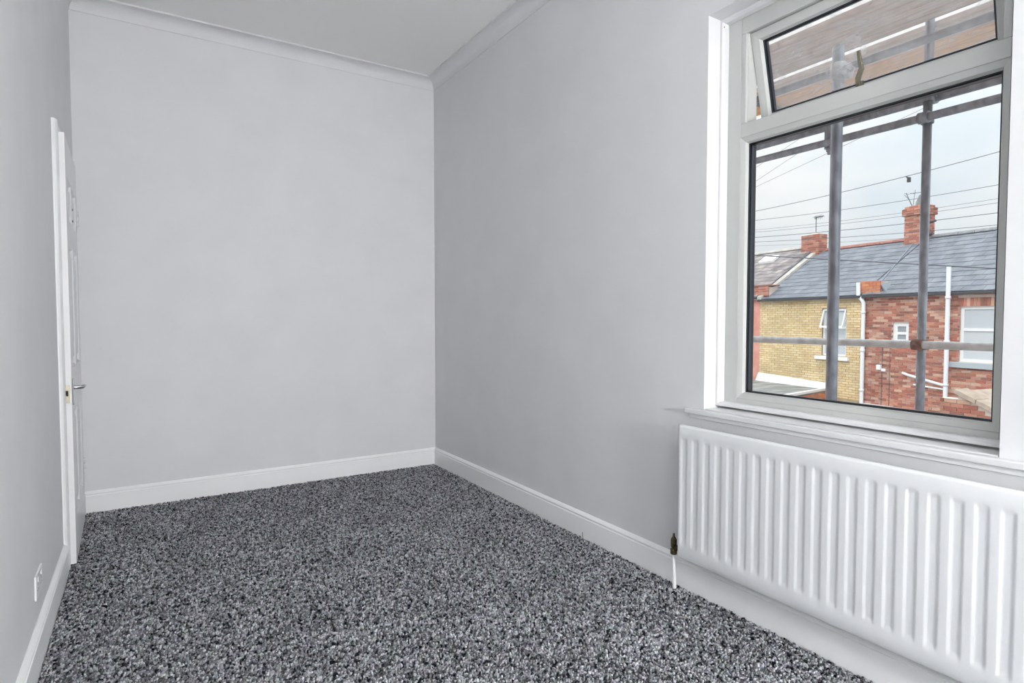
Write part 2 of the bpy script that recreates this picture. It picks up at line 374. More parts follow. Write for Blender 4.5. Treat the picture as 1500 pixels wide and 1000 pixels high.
fr.box(GX, GX+.07, y0-.026, y1+.026, 1.961, 2.018)
fr.box(GX+.012, GX+.07, y0-.026, y0, 2.018, 2.388).box(GX+.012, GX+.07, y1, y1+.026, 2.018, 2.388)
fr.box(GX, GX+.014, y0-.026, y0-.004, 2.018, 2.388).box(GX, GX+.014, y1+.004, y1+.026, 2.018, 2.388)
fr.build('window_frame', 'upvc', bevel=.0025)
WMB().ring(y0, y1, .887, 1.935, [(0, GX+.022), (.006, GX+.008), (.0255, GX+.001), (.0255, GX+.03), (0, GX+.03)]).build('glazing_bead', 'upvc')
WMB().ring(y0, y1, .887, 1.935, [(0, GX+.0225), (-.003, GX+.0225), (-.003, GX+.028), (0, GX+.028)]).build('gasket', 'gasket')
WMB().box(GX+.028, GX+.032, y0-.004, y1+.004, .883, 1.939).box(GX+.048, GX+.052, y0-.004, y1+.004, .883, 1.939).build('pane', 'glass')
WMB().ring(y0, y1, .887, 1.935, [(-.006, GX+.033), (.004, GX+.033), (.004, GX+.047), (-.006, GX+.047)]).build('spacer_bar', 'spacer')
WMB().ring(y0, y1, .887, 1.935, [(-.001, GX+.053), (.03, GX+.053), (.03, GX+.07), (-.001, GX+.07)]).build('outer_rebate', 'gasket')
# open sash, hinged along its top edge
TILT = math.radians(13.5)
hz, hx = 2.384, GX+.018
sash = empty('sash', (hx-GX, 0, hz-WZ0)); sash.parent = win; sash.rotation_euler = (0, -TILT, 0)
sy0, sy1 = y0+.006+3.27, y1-.003+3.27
H = .372
sm_ = MB().ring(sy0+.040, sy1-.040, -H+.040, -.040, [(0, .016), (.008, .003), (.028, 0), (.040, 0), (.040, .055), (0, .055)])
sm_.build('sash_frame', 'upvc', sash)
MB().ring(sy0+.040, sy1-.040, -H+.040, -.040, [(0, .0165), (-.004, .0165), (-.004, .024), (0, .024)]).build('gasket', 'gasket', sash)
MB().ring(sy0+.040, sy1-.040, -H+.040, -.040, [(-.008, .026), (.003, .026), (.003, .042), (-.008, .042)]).build('spacer_bar', 'spacer', sash)
MB().box(.0235, .0265, sy0+.037, sy1-.037, -H+.037, -.037).build('sash_pane', 'glass', sash)
MB().box(.042, .045, sy0+.037, sy1-.037, -H+.037, -.037).build('sash_pane', 'glass_dirty', sash)
hy = 3.27 - 3.275
tag(MB().box(-.016, 0, hy-.011, hy+.011, -H+.004, -H+.048).prism([(hy+.006, -H+.030), (hy-.008, -H+.030), (hy-.010, -H+.052), (hy-.026, -H+.082), (hy-.020, -H+.150), (hy-.008, -H+.150), (hy-.010, -H+.090), (hy+.006, -H+.060)], (-.030, 0, 0), (.010, 0, 0), (0, 1, 0), (0, 0, 1)).box(-.030, -.012, hy-.007, hy+.007, -H+.028, -H+.044).build('handle', 'handle_bronze', sash, bevel=.002), 'dull bronze cranked handle')
# beads around the frame in the reveal, and the inner board
rv = MB()
rv.ring(WY0+.001, WY1-.001, WZ0+.014, WZ1-.001, [(0, GX-.036), (-.010, GX-.036), (-.017, GX-.026), (-.018, GX-.001), (0, GX-.001)])
S(rv.build('trim_3', 'board_white'))
bd = MB()
bd.box(-.028, 0, -4.05, -2.668, .786, .808).box(0, GX-.001, WY0+.001, WY1-.001, .798, .8085+.004)
bdo = S(bd.build('trim_4', 'board_white', bevel=.004)); 
sm = MB().box(-.008, 0, -4.04, -2.678, .766, .786); S(sm.build('trim_5', 'gloss_white', bevel=.003))
# small white curtain-rail peg in the reveal's top corner
pg = tag(empty('curtain_peg', (.090, -2.752, 2.440)), 'small white curtain wire peg screwed in the window reveal\'s top corner', 'peg')
MB().lathe((0, 0, 0), [(0, 0), (.009, 0), (.009, -.022), (.007, -.026), (0, -.026)], 14, 'y').build('peg', 'plastic_white', pg)
MB().lathe((-.0095, -.014, 0), [(0, -.001), (.004, -.001), (.004, .002)], 10, 'x').build('screw_head', 'rusty', pg)

# ================================================================ door, ajar by a degree or two
HY, EY = -.170, -.945
hd = empty('door_1', (XL-.012, HY, 0)); tag(hd, 'white six panel door standing slightly ajar beside the back corner', 'door', kind='structure')
hd.rotation_euler = (0, 0, math.radians(1.35))
DW, DH, DT = .770, 2.080, .036
dx = -.0 
def door_leaf():
    """leaf with recessed, fielded panels on the room side; local x out of the wall, local -y towards the latch"""
    m = MB()
    cols = [(-.105, -.345), (-.425, -.665)]; rows = [(.235, .735), (.960, 1.560), (1.690, 1.890)]
    m.box(0, .024, -DW, 0, .012, DH)
    ys = [0, -.105, -.345, -.425, -.665, -DW]; zs = [.012, .235, .735, .960, 1.560, 1.690, 1.890, DH]
    for i in range(5):
        for j in range(7):
            if i in (1, 3) and j in (1, 3, 5): continue
            m.box(.024, DT, ys[i+1], ys[i], zs[j], zs[j+1])
    return m, cols, rows
lf, cols, rows = door_leaf()
lf.build('door_leaf', 'door_paint', hd)
for (ya, yb) in cols:
    for (za, zb) in rows:
        m = MB(); q = []
        for ins, x in ((0, DT), (.010, .026), (.030, .026), (.050, .034)):
            q += [(x, ya-ins, za+ins), (x, yb+ins, za+ins), (x, yb+ins, zb-ins), (x, ya-ins, zb-ins)]
        fs = [(r*4+i, r*4+(i+1) % 4, r*4+4+(i+1) % 4, r*4+4+i) for r in range(3) for i in range(4)] + [(12, 13, 14, 15)]
        m.add(q, fs); m.build('door_panel', 'door_paint', hd)
hz0 = .835
lv = MB().box(DT, DT+.007, -DW+.035, -DW+.072, hz0-.055, hz0+.075)
pl = lv.build('handle_plate', 'chrome', hd, bevel=.004)
MB().path([(DT+.006, -DW+.054, hz0+.030), (DT+.034, -DW+.054, hz0+.030), (DT+.041, -DW+.060, hz0+.030), (DT+.043, -DW+.100, hz0+.030), (DT+.043, -DW+.155, hz0+.026)], .009).build('lever', 'chrome', pl)
lp = MB().box(.005, .029, -DW-.002, -DW, hz0-.040, hz0+.045).build('latch_plate', 'brass_plate', hd)
MB().prism([(.011, 0), (.023, 0), (.023, -.010), (.011, -.002)], (0, -DW-.001, hz0-.006), (0, 0, .026), (1, 0, 0), (0, 1, 0)).build('latch_bolt', 'old_brass', lp)
for zz in (.33, 1.78):
    h = MB()
    for i in range(3): h.tube((DT+.004, .004, zz-.045+i*.031), (DT+.004, .004, zz-.045+i*.031+.028), .005, 10)
    h.build('hinge', 'door_paint', hd)
for zz in (1.775, 1.715): MB().lathe((DT+.0005, -.385, zz), [(0, 0), (.006, 0), (.006, .003), (0, .003)], 10, 'x').build('screw_hole', 'dark_hole', hd)
# dark landing behind the door and its casing
S(MB().box(XL-.36, XL-.2, -1.1, 0, -.05, 2.3).build('wall_landing', 'wall_paint'))
cas = MB()
prof = [(0, 0), (.020, 0), (.020, .030), (.014, .050), (.006, .058), (0, .058)]
cas.prism(prof, (XL, -.945, 0), (0, 0, 2.125), (1, 0, 0), (0, -1, 0))
cas.prism([(u, v*.7) for u, v in prof], (XL, -.945, 2.086), (0, .78, 0), (1, 0, 0), (0, 0, 1))
cas.prism(prof, (XL, -.160, 0), (0, 0, 2.125), (1, 0, 0), (0, 1, 0))
cas.box(XL-.2, XL-.003, -.950, -.944, 0, 2.09)
S(cas.build('trim_6', 'gloss_white'))

# ================================================================ radiator
RX, RY1, RY0, RZ0, RZ1 = -.100, -2.700, -4.120, .165, .745
rad = tag(empty('radiator', (-.06, (RY0+RY1)/2, RZ0)), 'long white fluted panel radiator under the window board', 'radiator')
bx, by, bz = -.06, (RY0+RY1)/2, RZ0
P = .0584
def flute_depth(y, z):
    ph = ((RY1 - .033 - y) / P + .5) % 1.0 - .5
    if y > RY1 - .018 or y < RY0 + .018: return 0
    zt, zb = RZ1 - .052, RZ0 + .060
    w = max(0, min(1, (.31 - abs(ph)) / .15)); w = w*w*(3-2*w)
    v = max(0, min(1, (zt - z) / .016, 1)) * max(0, min(1, (z - zb) / .020))
    return .0032 * w * v
ys = []
y = RY1
while y > RY0: ys.append(y); y -= P/14
ys.append(RY0)
zs = [RZ0, RZ0+.004, RZ0+.008, RZ0+.05, RZ0+.060, RZ0+.065, RZ0+.070, RZ0+.075, RZ0+.080, RZ0+.085, RZ1-.072, RZ1-.068, RZ1-.064, RZ1-.060, RZ1-.056, RZ1-.052, RZ1-.045, RZ1-.010, RZ1-.004, RZ1]
g = MB(); nz = len(zs); vs_ = []
for y in ys:
    for j, z in enumerate(zs):
        e = {0: .008, 1: .003, nz-2: .003, nz-1: .009}.get(j, 0)
        if y == ys[0] or y == ys[-1]: e = max(e, .006)
        vs_.append((RX + e + flute_depth(y, z), y, z))
g.add(vs_, [(i*nz+j, (i+1)*nz+j, (i+1)*nz+j+1, i*nz+j+1) for i in range(len(ys)-1) for j in range(nz-1)], True)
g.box(RX+.012, RX+.020, RY0+.001, RY1-.001, RZ0, RZ1)
def rb(mb, name, mat, parent=rad, bevel=0):
    mb.v = [(a-bx, b-by, c-bz) for a, b, c in mb.v]; return mb.build(name, mat, parent, bevel)
rb(g, 'front_panel', 'radiator_enamel')
cv = MB()
for i in range(60):
    yy = RY1 - .03 - i * .0229; cv.box(RX+.020, -.045, yy-.0008, yy+.0008, RZ0+.05, RZ1-.05)
tag(rb(cv, 'convector_fin', 'radiator_enamel'), kind='stuff')
for yy in (-2.86, -3.95): rb(MB().box(-.045, -.0005, yy-.015, yy+.015, RZ0+.08, RZ1-.08), 'wall_bracket', 'radiator_enamel')
# valve and feed pipe beside it
vy = -2.655; vxx = -.070
rv_ = tag(empty('radiator_valve', (vxx, vy, 0)), 'tarnished brass lockshield valve on a white pipe at the radiator\'s end', 'valve')
MB().path([(0.012, .004, 0), (.008, .003, .06), (0, 0, .13), (0, 0, .165)], .0078, 12).build('feed_pipe', 'gloss_white', rv_)
MB().lathe((0, 0, 0), [(.012, .158), (.0145, .160), (.0145, .182), (.010, .184), (.010, .188), (.0135, .192), (.0135, .222), (.009, .232), (.0055, .236), (.0045, .250), (0, .251)], 12).build('valve_body', 'old_brass', rv_)
MB().tube((0, 0, .196), (-.010, -.047, .196), .008, 12).tube((-.006, -.020, .196), (-.009, -.040, .196), .0125, 6).build('valve_tail', 'old_brass', rv_)

# ================================================================ socket low on the left wall
sk = tag(empty('wall_socket', (XL, -1.80, .262)), 'white double power socket low on the wall near the door', 'socket')
MB().box(0, .007, -.073, .073, -.043, .043).build('face_plate', 'plastic_white', sk, bevel=.003)
for yy in (-.037, .037):
    MB().box(.007, .0098, yy-.008, yy+.008, .016, .030).build('rocker_switch', 'plastic_white', sk, bevel=.001)
    MB().box(.0069, .0072, yy-.0015, yy+.0015, .000, .010).box(.0069, .0072, yy-.013, yy-.007, -.016, -.012).box(.0069, .0072, yy+.007, yy+.013, -.016, -.012).build('pin_slot', 'dark_hole', sk)

# ================================================================ globe lamp added unseen behind the viewpoint to brighten the room
def globe(name, loc, z0, r, parent): MB().lathe((0, 0, z0), [(r*math.sin(math.pi*i/16), r*math.cos(math.pi*i/16)) for i in range(17)], 32).build(name, 'fill_lamp_glow', parent)
fl = tag(empty('added_fill_lamp', (-1.0, -6.95, -.01)), 'added fill lamp out of view, a white globe on a slim pole', 'lamp')
MB().lathe((0, 0, 0), [(0, 0), (.15, 0), (.15, .015), (.02, .03), (0, .03)], 28).build('base', 'plastic_white', fl)
MB().tube((0, 0, .02), (0, 0, 1.22), .011, 12).build('pole', 'plastic_white', fl)
globe('globe_shade', None, 1.38, .17, fl)

# ================================================================ scaffolding outside
def coupler(parent, c, ax1, ax2, mat='galv'):
    m = MB(); c = Vector(c); a1 = Vector(ax1); a2 = Vector(ax2)
    m.tube(c - a1*.028, c + a1*.028, .034, 12); n = a1.cross(a2).normalized()
    m.tube(c + n*.048 - a2*.028, c + n*.048 + a2*.028, .034, 12)
    for s in (-1, 1): m.tube(c + a2*.040*s - n*.02, c + a2*.040*s + n*.045, .007, 6); m.tube(c + a2*.040*s + n*.032, c + a2*.040*s + n*.045, .013, 6)
    return m.build('coupler', mat, parent)
sc = tag(empty('scaffolding', (2.0, -2.735, -3)), 'galvanised tube scaffolding standing outside behind the window glass', 'scaffolding')
def sb(m, name, mat): m.v = [(a-2.0, b+2.735, c+3) for a, b, c in m.v]; return m.build(name, mat, sc)
R = .0242
tag(sb(MB().tube((.65, -2.940, -3), (.65, -2.940, 2.43), R, 20), 'standard', 'galv'), 'pole nearest the glass')
sb(MB().tube((2.0, -2.735, -3), (2.0, -2.735, 3.05), R, 20), 'standard', 'galv')
sb(MB().tube((2.0, -1.15, -3), (2.0, -1.15, 3.05), R, 20), 'standard', 'galv') if False else None
sb(MB().tube((1.955, -6.2, 1.042), (1.955, .6, 1.042), R, 16), 'ledger', 'galv_pale')
sb(MB().tube((1.955, -6.2, 2.405), (1.955, .6, 2.405), R, 16), 'guard_rail', 'galv')
sb(MB().tube((2.045, -6.2, 2.535), (2.045, .6, 2.535), R, 16), 'guard_rail', 'galv')
sb(MB().tube((1.952, -6.2, 2.865), (1.952, .6, 2.865), R, 16), 'ledger', 'galv')
def cb(c, a1, a2, mat='galv'):
    o = coupler(sc, (c[0]-2.0, c[1]+2.735, c[2]+3), a1, a2, mat); return o
cb((2.0, -2.735, 1.042), (0, 0, 1), (0, 1, 0), 'rusty'); cb((2.0, -2.735, 2.405), (0, 0, 1), (0, 1, 0)); cb((2.0, -2.735, 2.535), (0, 0, 1), (0, -1, 0))
cb((.65, -2.940, 2.325), (0, 0, 1), (0, -1, 0), 'galv_pale')
# link between the two rails behind the near pole, with its hanging bolt
sb(MB().tube((1.99, -2.135, 2.37), (1.99, -2.135, 2.58), .026, 14).tube((1.97, -2.150, 2.325), (1.97, -2.150, 2.40), .010, 8).tube((1.97, -2.150, 2.345), (1.97, -2.150, 2.365), .018, 6), 'coupler', 'galv')
# cross tubes carrying the boards
for yy in (-4.3, -1.45): sb(MB().tube((1.45, yy, 2.922), (2.75, yy, 2.922), R, 14), 'transom', 'galv')
names = ['pale weathered scaffold board nearest the house, seen through the top light', 'second scaffold board from the house, on the near side of the bright gap', 'greyish scaffold board on the far side of the bright gap', 'orange-brown outermost scaffold board, beyond the dark upper tube']
for i in range(4):
    x0 = 1.514 + i*.236 if i < 2 else 2.026 + (i-2)*.245
    zb = 2.947 + (.030 if i < 2 else 0)
    o = MB().box(0, .222, -1.95, 1.95, 0, .038).build('scaffold_board', 'timber_orange' if i >= 3 else 'timber', None, bevel=.004)
    o.location = (x0, -2.6 + .03*i, zb); tag(o, names[i], 'board', 'boards of the scaffold platform over the window')

# ================================================================ the terrace opposite
ROW = Vector((15.871, 5.576, 0)); RANG = math.radians(79.98 - 90)
GZ = -3.0
RM = Matrix.Rotation(RANG, 4, 'Z')
def rloc(n, s, z): return ROW + RM @ Vector((n, s, z))
def house(name, label, s_c):
    o = empty(name, rloc(0, s_c, GZ), RANG); return tag(o, label, 'house')
class HB(MB):                                   # row coordinates (n behind the facade, s along it, z up)
    def done(s, name, mat, parent, s_c, bevel=0, zb=GZ, nb=0):
        s.v = [(a-nb, b-s_c, c-zb) for a, b, c in s.v]; return s.build(name, mat, parent, bevel)
def brick_face(m, s0, s1, z0, z1, holes=(), n=0, bl=.213, bh=.062, g=.012, th=.03, proud=.012):
    k = 0; z = z0
    while z < z1 - .02:
        s = s0 - (bl/2 + g/2 if k % 2 else 0)
        while s < s1 - .01:
            a, b = max(s, s0), min(s + bl, s1); zt = min(z + bh, z1)
            if b - a > .03 and not any(a < h[1] and b > h[0] and z < h[3] and zt > h[2] for h in holes):
                p = proud + random.uniform(-.004, .004); m.box(n - p, n + th, a, b, z, zt)
            elif b - a > .03:                    # cut bricks beside an opening
                for h in holes:
                    if a < h[1] and b > h[0] and z < h[3] and zt > h[2]:
                        if h[0] - a > .03: m.box(n - proud, n + th, a, h[0], z, zt)
                        if b - h[1] > .03: m.box(n - proud, n + th, h[1], b, z, zt)
            s += bl + g
        z += bh + g; k += 1
def wall_with_holes(m, s0, s1, z0, z1, holes, n0, n1):
    cuts = sorted({s0, s1} | {max(s0, min(s1, h[i])) for h in holes for i in (0, 1)})
    for a, b in zip(cuts, cuts[1:]):
        hs = sorted([h for h in holes if h[0] < (a+b)/2 < h[1]], key=lambda h: h[2]); z = z0
        for h in hs: m.box(n0, n1, a, b, z, h[2]); z = h[3]
        m.box(n0, n1, a, b, z, z1)
RN, EZ, RZ_ = 2.7, 1.88, 3.68
def slates(m, s0, s1, ez, rz, courses=13, w=.25, n_e=-.14, n_r=RN):
    sl = Vector((n_r - n_e, rz - ez)); L = sl.length; d = sl / L; nn = Vector((-d.y, d.x))
    st = L / courses
    for c in range(courses):
        s = s0 - (w/2 if c % 2 else 0)
        while s < s1 - .01:
            a, b = max(s, s0), min(s + w - .006, s1)
            if b - a > .02:
                lift = .012 + random.uniform(0, .004)
                p0 = Vector((n_e, ez)) + d*(st*c); p1 = p0 + d*(st + .04)
                A, B = p0 + nn*lift, p1 + nn*.002; Cc, D = p0 + nn*(lift - .009), p1 - nn*.007
                m.hexa([(Cc.x, a, Cc.y), (Cc.x, b, Cc.y), (D.x, b, D.y), (D.x, a, D.y), (A.x, a, A.y), (A.x, b, A.y), (B.x, b, B.y), (B.x, a, B.y)])
            s += w
def deck(m, s0, s1, ez, rz, n_e=-.12, n_r=RN):
    m.hexa([(n_e, s0, ez-.08), (n_e, s1, ez-.08), (n_r, s1, rz-.08), (n_r, s0, rz-.08), (n_e, s0, ez-.012), (n_e, s1, ez-.012), (n_r, s1, rz-.012), (n_r, s0, rz-.012)])
    m.hexa([(n_r, s0, rz-.08), (n_r, s1, rz-.08), (2*n_r, s1, ez-.08), (2*n_r, s0, ez-.08), (n_r, s0, rz-.012), (n_r, s1, rz-.012), (2*n_r, s1, ez-.012), (2*n_r, s0, ez-.012)])
def ridge(parent, s0, s1, z, s_c, mat):
    s = s0
    while s < s1 - .05:
        e = min(s + .44, s1); m = HB()
        pr = [(RN + .12*math.cos(a), z - .05 + .10*math.sin(a)) for a in [math.pi*i/6 for i in range(7)]]
        m.prism([(a, b) for a, b in pr], (0, s, 0), (0, e - s - .012, 0), (1, 0, 0), (0, 0, 1)).done('ridge_tile', mat, parent, s_c)
        s += .44
def far_window(parent, s_c, s0, s1, z0, z1, mull, sill=None, opened=False, glass=('frosted_far', 'blind'), fw=.055):
    """s0<s1; mull = heights of the transoms"""
    m = HB(); d0, d1 = .05, .11
    m.box(d0, d1, s0, s0+fw, z0, z1).box(d0, d1, s1-fw, s1, z0, z1).box(d0, d1, s0+fw, s1-fw, z0, z0+fw).box(d0, d1, s0+fw, s1-fw, z1-fw, z1)
    for mz in mull: m.box(d0, d1, s0+fw, s1-fw, mz-.035, mz+.035)
    f = m.done('window', 'white_trim', parent, s_c)
    zz = [z0+fw] + [x for mz in mull for x in (mz-.035, mz+.035)] + [z1-fw]
    for i in range(0, len(zz), 2):
        q = HB().box(d0+.03, d0+.035, s0+fw, s1-fw, zz[i], zz[i+1]); q.v = [(a, b-s_c, c-GZ) for a, b, c in q.v]
        q.build('pane', glass[min(i//2, len(glass)-1)], f)
    if opened:
        a, b, za, zb_ = s0+.02, s1-.02, zz[-2]-.02, z1-.02; o_ = .16; q = HB()
        def bar(p, r, w=.045):
            q.hexa([(p[0]-.02, p[1], p[2]), (p[0]+.02, p[1], p[2]), (r[0]+.02, r[1], r[2]), (r[0]-.02, r[1], r[2]), (p[0]-.02, p[1]+w, p[2]+.0), (p[0]+.02, p[1]+w, p[2]+.0), (r[0]+.02, r[1]+w, r[2]+.0), (r[0]-.02, r[1]+w, r[2]+.0)])
        bar((.03, a, zb_), (.03-o_, a, za)); bar((.03, b-.045, zb_), (.03-o_, b-.045, za))
        q.box(.01-o_, .05-o_, a, b, za-.02, za+.04).box(.01, .05, a, b, zb_-.045, zb_)
        q.v = [(u, v-s_c, w-GZ) for u, v, w in q.v]; q.build('open_sash', 'white_trim', f)
    if sill:
        m = HB().box(-.10, .06, sill[0], sill[1], sill[2], sill[3]).done('sill', sill[4], parent, s_c, .008)
    return f
def chimney(parent, s_c, s0, s1, n0, n1, z0, z1, corbel=None, mat='brick_chimney'):
    HB().box(n0+.012, n1-.012, s0+.012, s1-.012, z0, z1-.01).done('chimney_core', 'mortar', parent, s_c)
    m = HB(); z = z0; k = 0
    while z < z1 - .03:
        e = 0
        if corbel and corbel[0] < z < corbel[1]: e = .05
        for a in (0, 1):                          # courses on the four faces
            s = s0 - e - (.11 if k % 2 else 0)
            while s < s1 + e - .01:
                p, q = max(s, s0 - e), min(s + .215, s1 + e)
                if q - p > .02:
                    if a == 0: m.box(n0 - e, n0 + .05, p, q, z, z + .065)
                    else: m.box(n1 - .05, n1 + e, p, q, z, z + .065)
                s += .225
            n = n0 - e + .06 - (.11 if k % 2 else 0)
            while n < n1 + e - .06:
                p, q = max(n, n0 - e + .055), min(n + .215, n1 + e - .055)
                if q - p > .02:
                    if a == 0: m.box(p, q, s0 - e, s0 + .05, z, z + .065)
                    else: m.box(p, q, s1 - .05, s1 + e, z, z + .065)
                n += .225
        z += .075; k += 1
    tag(m.done('chimney_brickwork', mat, parent, s_c), kind='stuff')
    c = HB().hexa([(n0, s0, z1), (n1, s0, z1), (n1, s1, z1), (n0, s1, z1), (n0+.2, s0+.3, z1+.09), (n1-.2, s0+.3, z1+.09), (n1-.2, s1-.3, z1+.09), (n0+.2, s1-.3, z1+.09)])
    c.done('chimney_flaunching', 'stone', parent, s_c)

# --- house with the buff painted brickwork
sc1 = .9
h1 = house('buff_brick_house', 'buff painted brick house with slate roof, between the pink and the red house', sc1)
hol = [(-.47, .37, .06, 1.51)]
m = HB(); wall_with_holes(m, -1.04, 2.9, GZ, EZ-.06, hol, .0, .25); m.box(.3, 5.3, -1.04, 2.9, GZ, EZ-.1); m.done('wall', 'mortar_buff', h1, sc1)
m = HB(); brick_face(m, -1.04, 2.9, -1.2, EZ-.07, hol); tag(m.done('brickwork', 'brick_buff', h1, sc1), kind='stuff')
far_window(h1, sc1, -.47, .37, .06, 1.51, [.93], (-.60, .56, -.065, .045, 'white_trim'), True)
m = HB(); deck(m, -1.0, 2.74, EZ, RZ_); m.done('roof_deck', 'lead', h1, sc1)
m = HB(); slates(m, -1.0, 2.74, EZ, RZ_); tag(m.done('slate_courses', 'slate_grey', h1, sc1), kind='stuff')
ridge(h1, -.45, 2.5, RZ_+.02, sc1, 'ridge_red')
HB().box(-.20, -.10, -1.02, 2.86, EZ-.09, EZ-.01).done('gutter', 'black_gutter', h1, sc1, .01)
HB().hexa([(-.14, 2.72, EZ-.05), (-.14, 2.92, EZ-.05), (RN, 2.92, RZ_-.02), (RN, 2.72, RZ_-.02), (-.14, 2.72, EZ+.09), (-.14, 2.92, EZ+.09), (RN, 2.92, RZ_+.12), (RN, 2.72, RZ_+.12)]).done('verge_coping', 'stone', h1, sc1, .01)
chimney(h1, sc1, 2.62, 3.36, RN-.3, RN+.15, 3.3, 4.27)
m = HB().tube((RN-.1, 2.90, 4.36), (RN-.1, 2.90, 4.92), .014, 6).tube((RN-.1, 2.98, 4.86), (RN-.1, 2.58, 4.90), .010, 6)
for i in range(5): m.tube((RN-.24, 2.66+.07*i, 4.89), (RN+.04, 2.66+.07*i, 4.89), .007, 4); m.tube((RN-.1, 2.66+.07*i, 4.80), (RN-.1, 2.66+.07*i, 4.96), .006, 4)
a1 = m; a1.v = [(a-RN+.1, b-2.90, c-4.36) for a, b, c in a1.v]
ao = a1.build('television_aerial', 'cable_black'); ao.location = rloc(RN-.1, 2.90, 4.38); ao.rotation_euler = (0, 0, RANG)
tag(ao, 'dark television aerial on the short red chimney of the buff house', 'aerial')

# --- pink rendered house at the left edge of the pane
sc0 = 5.0
h0 = house('pink_house', 'pink rendered house with a mottled brown slate roof behind the left jamb', sc0)
HB().box(0, 5.3, 2.9, 8.0, GZ, EZ).done('wall', 'pink_render', h0, sc0)
m = HB(); deck(m, 2.93, 8.0, EZ+.1, 3.86); m.done('roof_deck', 'lead', h0, sc0)
m = HB(); slates(m, 2.93, 8.0, EZ+.1, 3.86); tag(m.done('slate_courses', 'slate_brown', h0, sc0), kind='stuff')
ridge(h0, 3.4, 8.0, 3.88, sc0, 'stone')
HB().box(-.18, -.09, 2.93, 8.0, EZ, EZ+.07).done('gutter', 'black_gutter', h0, sc0, .01)
HB().box(-.05, .40, 2.52, 3.42, 1.98, 2.30).done('parapet_core', 'mortar', h0, sc0)
m = HB(); brick_face(m, 2.50, 3.44, 1.97, 2.33, n=-.05); tag(m.done('parapet_brickwork', 'brick_chimney', h0, sc0), kind='stuff')
HB().box(-.09, .44, 2.47, 3.46, 2.33, 2.38).done('parapet_cap', 'ridge_red', h0, sc0, .01)
sk_ = HB(); 
def onroof(n): return EZ + .1 + (3.86 - EZ - .1) * (n + .14) / (RN + .14)
sk_.hexa([(1.9, 4.2, onroof(1.9)+.02), (2.25, 4.2, onroof(2.25)+.02), (2.25, 4.9, onroof(2.25)+.02), (1.9, 4.9, onroof(1.9)+.02), (1.86, 4.2, onroof(1.9)+.10), (2.21, 4.2, onroof(2.25)+.10), (2.21, 4.9, onroof(2.25)+.10), (1.86, 4.9, onroof(1.9)+.10)])
sk_.done('skylight', 'white_trim', h0, sc0)

# --- red brick house
sc2 = -3.3
h2 = house('red_brick_house', 'red brick house with small square window, behind the tall white soil pipe', sc2)
hol = [(-2.34, -1.88, .52, 1.10), (-4.95, -3.60, .13, 1.50)]
arch = (-5.1, -3.55, 1.50, 1.72)
m = HB(); wall_with_holes(m, -5.8, -1.06, GZ, EZ-.06, hol, 0, .25); m.box(.3, 5.3, -5.8, -1.06, GZ, EZ-.1); m.done('wall', 'mortar', h2, sc2)
m = HB(); brick_face(m, -5.8, -1.06, -1.4, EZ-.07, hol + [arch])
s = arch[0]
while s < arch[1]: m.box(-.012, .03, s, s+.065, 1.505, 1.715); s += .075
tag(m.done('brickwork', 'brick_red', h2, sc2), kind='stuff')
far_window(h2, sc2, -2.34, -1.88, .52, 1.10, [.80], None, False, ('far_glass', 'far_glass'), .11)
far_window(h2, sc2, -4.95, -3.60, .13, 1.50, [.93], (-5.2, -3.42, -.02, .12, 'sill_blue'), False, ('blind', 'frosted_far'), .07)
m = HB(); deck(m, -5.9, -1.02, EZ, RZ_); m.done('roof_deck', 'lead', h2, sc2)
m = HB(); slates(m, -5.9, -1.04, EZ, RZ_); tag(m.done('slate_courses', 'slate_grey', h2, sc2), kind='stuff')
ridge(h2, -5.9, -1.2, RZ_+.02, sc2, 'ridge_grey')
HB().box(-.18, -.10, -5.8, -1.06, EZ-.08, EZ-.01).done('gutter', 'black_gutter', h2, sc2, .01)
HB().hexa([(-.13, -1.29, EZ+.0), (-.13, -1.325, EZ+.0), (RN-.1, -.765, RZ_-.06), (RN-.1, -.73, RZ_-.06), (-.13, -1.29, EZ+.04), (-.13, -1.325, EZ+.04), (RN-.1, -.765, RZ_-.025), (RN-.1, -.73, RZ_-.025)]).done('lead_strip', 'lead', h2, sc2)
chimney(h2, sc2, -1.10, -.50, RN-.3, RN+.2, 3.4, 4.64, (4.36, 4.53), 'brick_chimney')
HB().lathe((RN-.1, -.86, 4.68), [(.14, 0), (.13, .1), (.06, .30), (0, .34)], 12).done('chimney_pot', 'felt_roof', h2, sc2)
HB().box(-.05, .40, -1.52, -.96, 1.92, 2.26).done('parapet_core', 'mortar', h2, sc2)
m = HB(); brick_face(m, -1.54, -.94, 1.91, 2.27, n=-.05); tag(m.done('parapet_brickwork', 'brick_orange', h2, sc2), kind='stuff')
HB().hexa([(-.02, -1.66, 1.93), (.35, -1.66, 2.06), (.35, -1.53, 2.22), (-.02, -1.53, 2.14), (-.02, -1.70, 1.95), (.35, -1.70, 2.08), (.35, -1.53, 2.25), (-.02, -1.53, 2.17)]).done('lead_flashing', 'lead', h2, sc2)
HB().box(RN-.305, RN-.29, -1.115, -.97, 3.5, 4.34).done('chimney_render_patch', 'stone', h2, sc2)
HB().tube((RN-.2, -1.08, 4.07), (RN-.2, -1.38, 4.13), .035, 8).done('chimney_bracket', 'black_gutter', h2, sc2)
HB().tube((RN-.2, -1.08, 3.72), (RN-.2, -1.30, 3.76), .05, 8).done('chimney_bracket', 'black_gutter', h2, sc2)
m = HB().tube((0, 0, 0), (0, .22, .50), .011, 6).tube((0, .10, .46), (0, -.22, .44), .009, 5).tube((0, .14, .30), (0, .28, .46), .007, 5).tube((-.12, .2, .47), (.12, .2, .47), .006, 4).tube((-.1, .02, .45), (.1, .02, .45), .006, 4).tube((0, 0, .0), (0, -.06, .55), .007, 5)
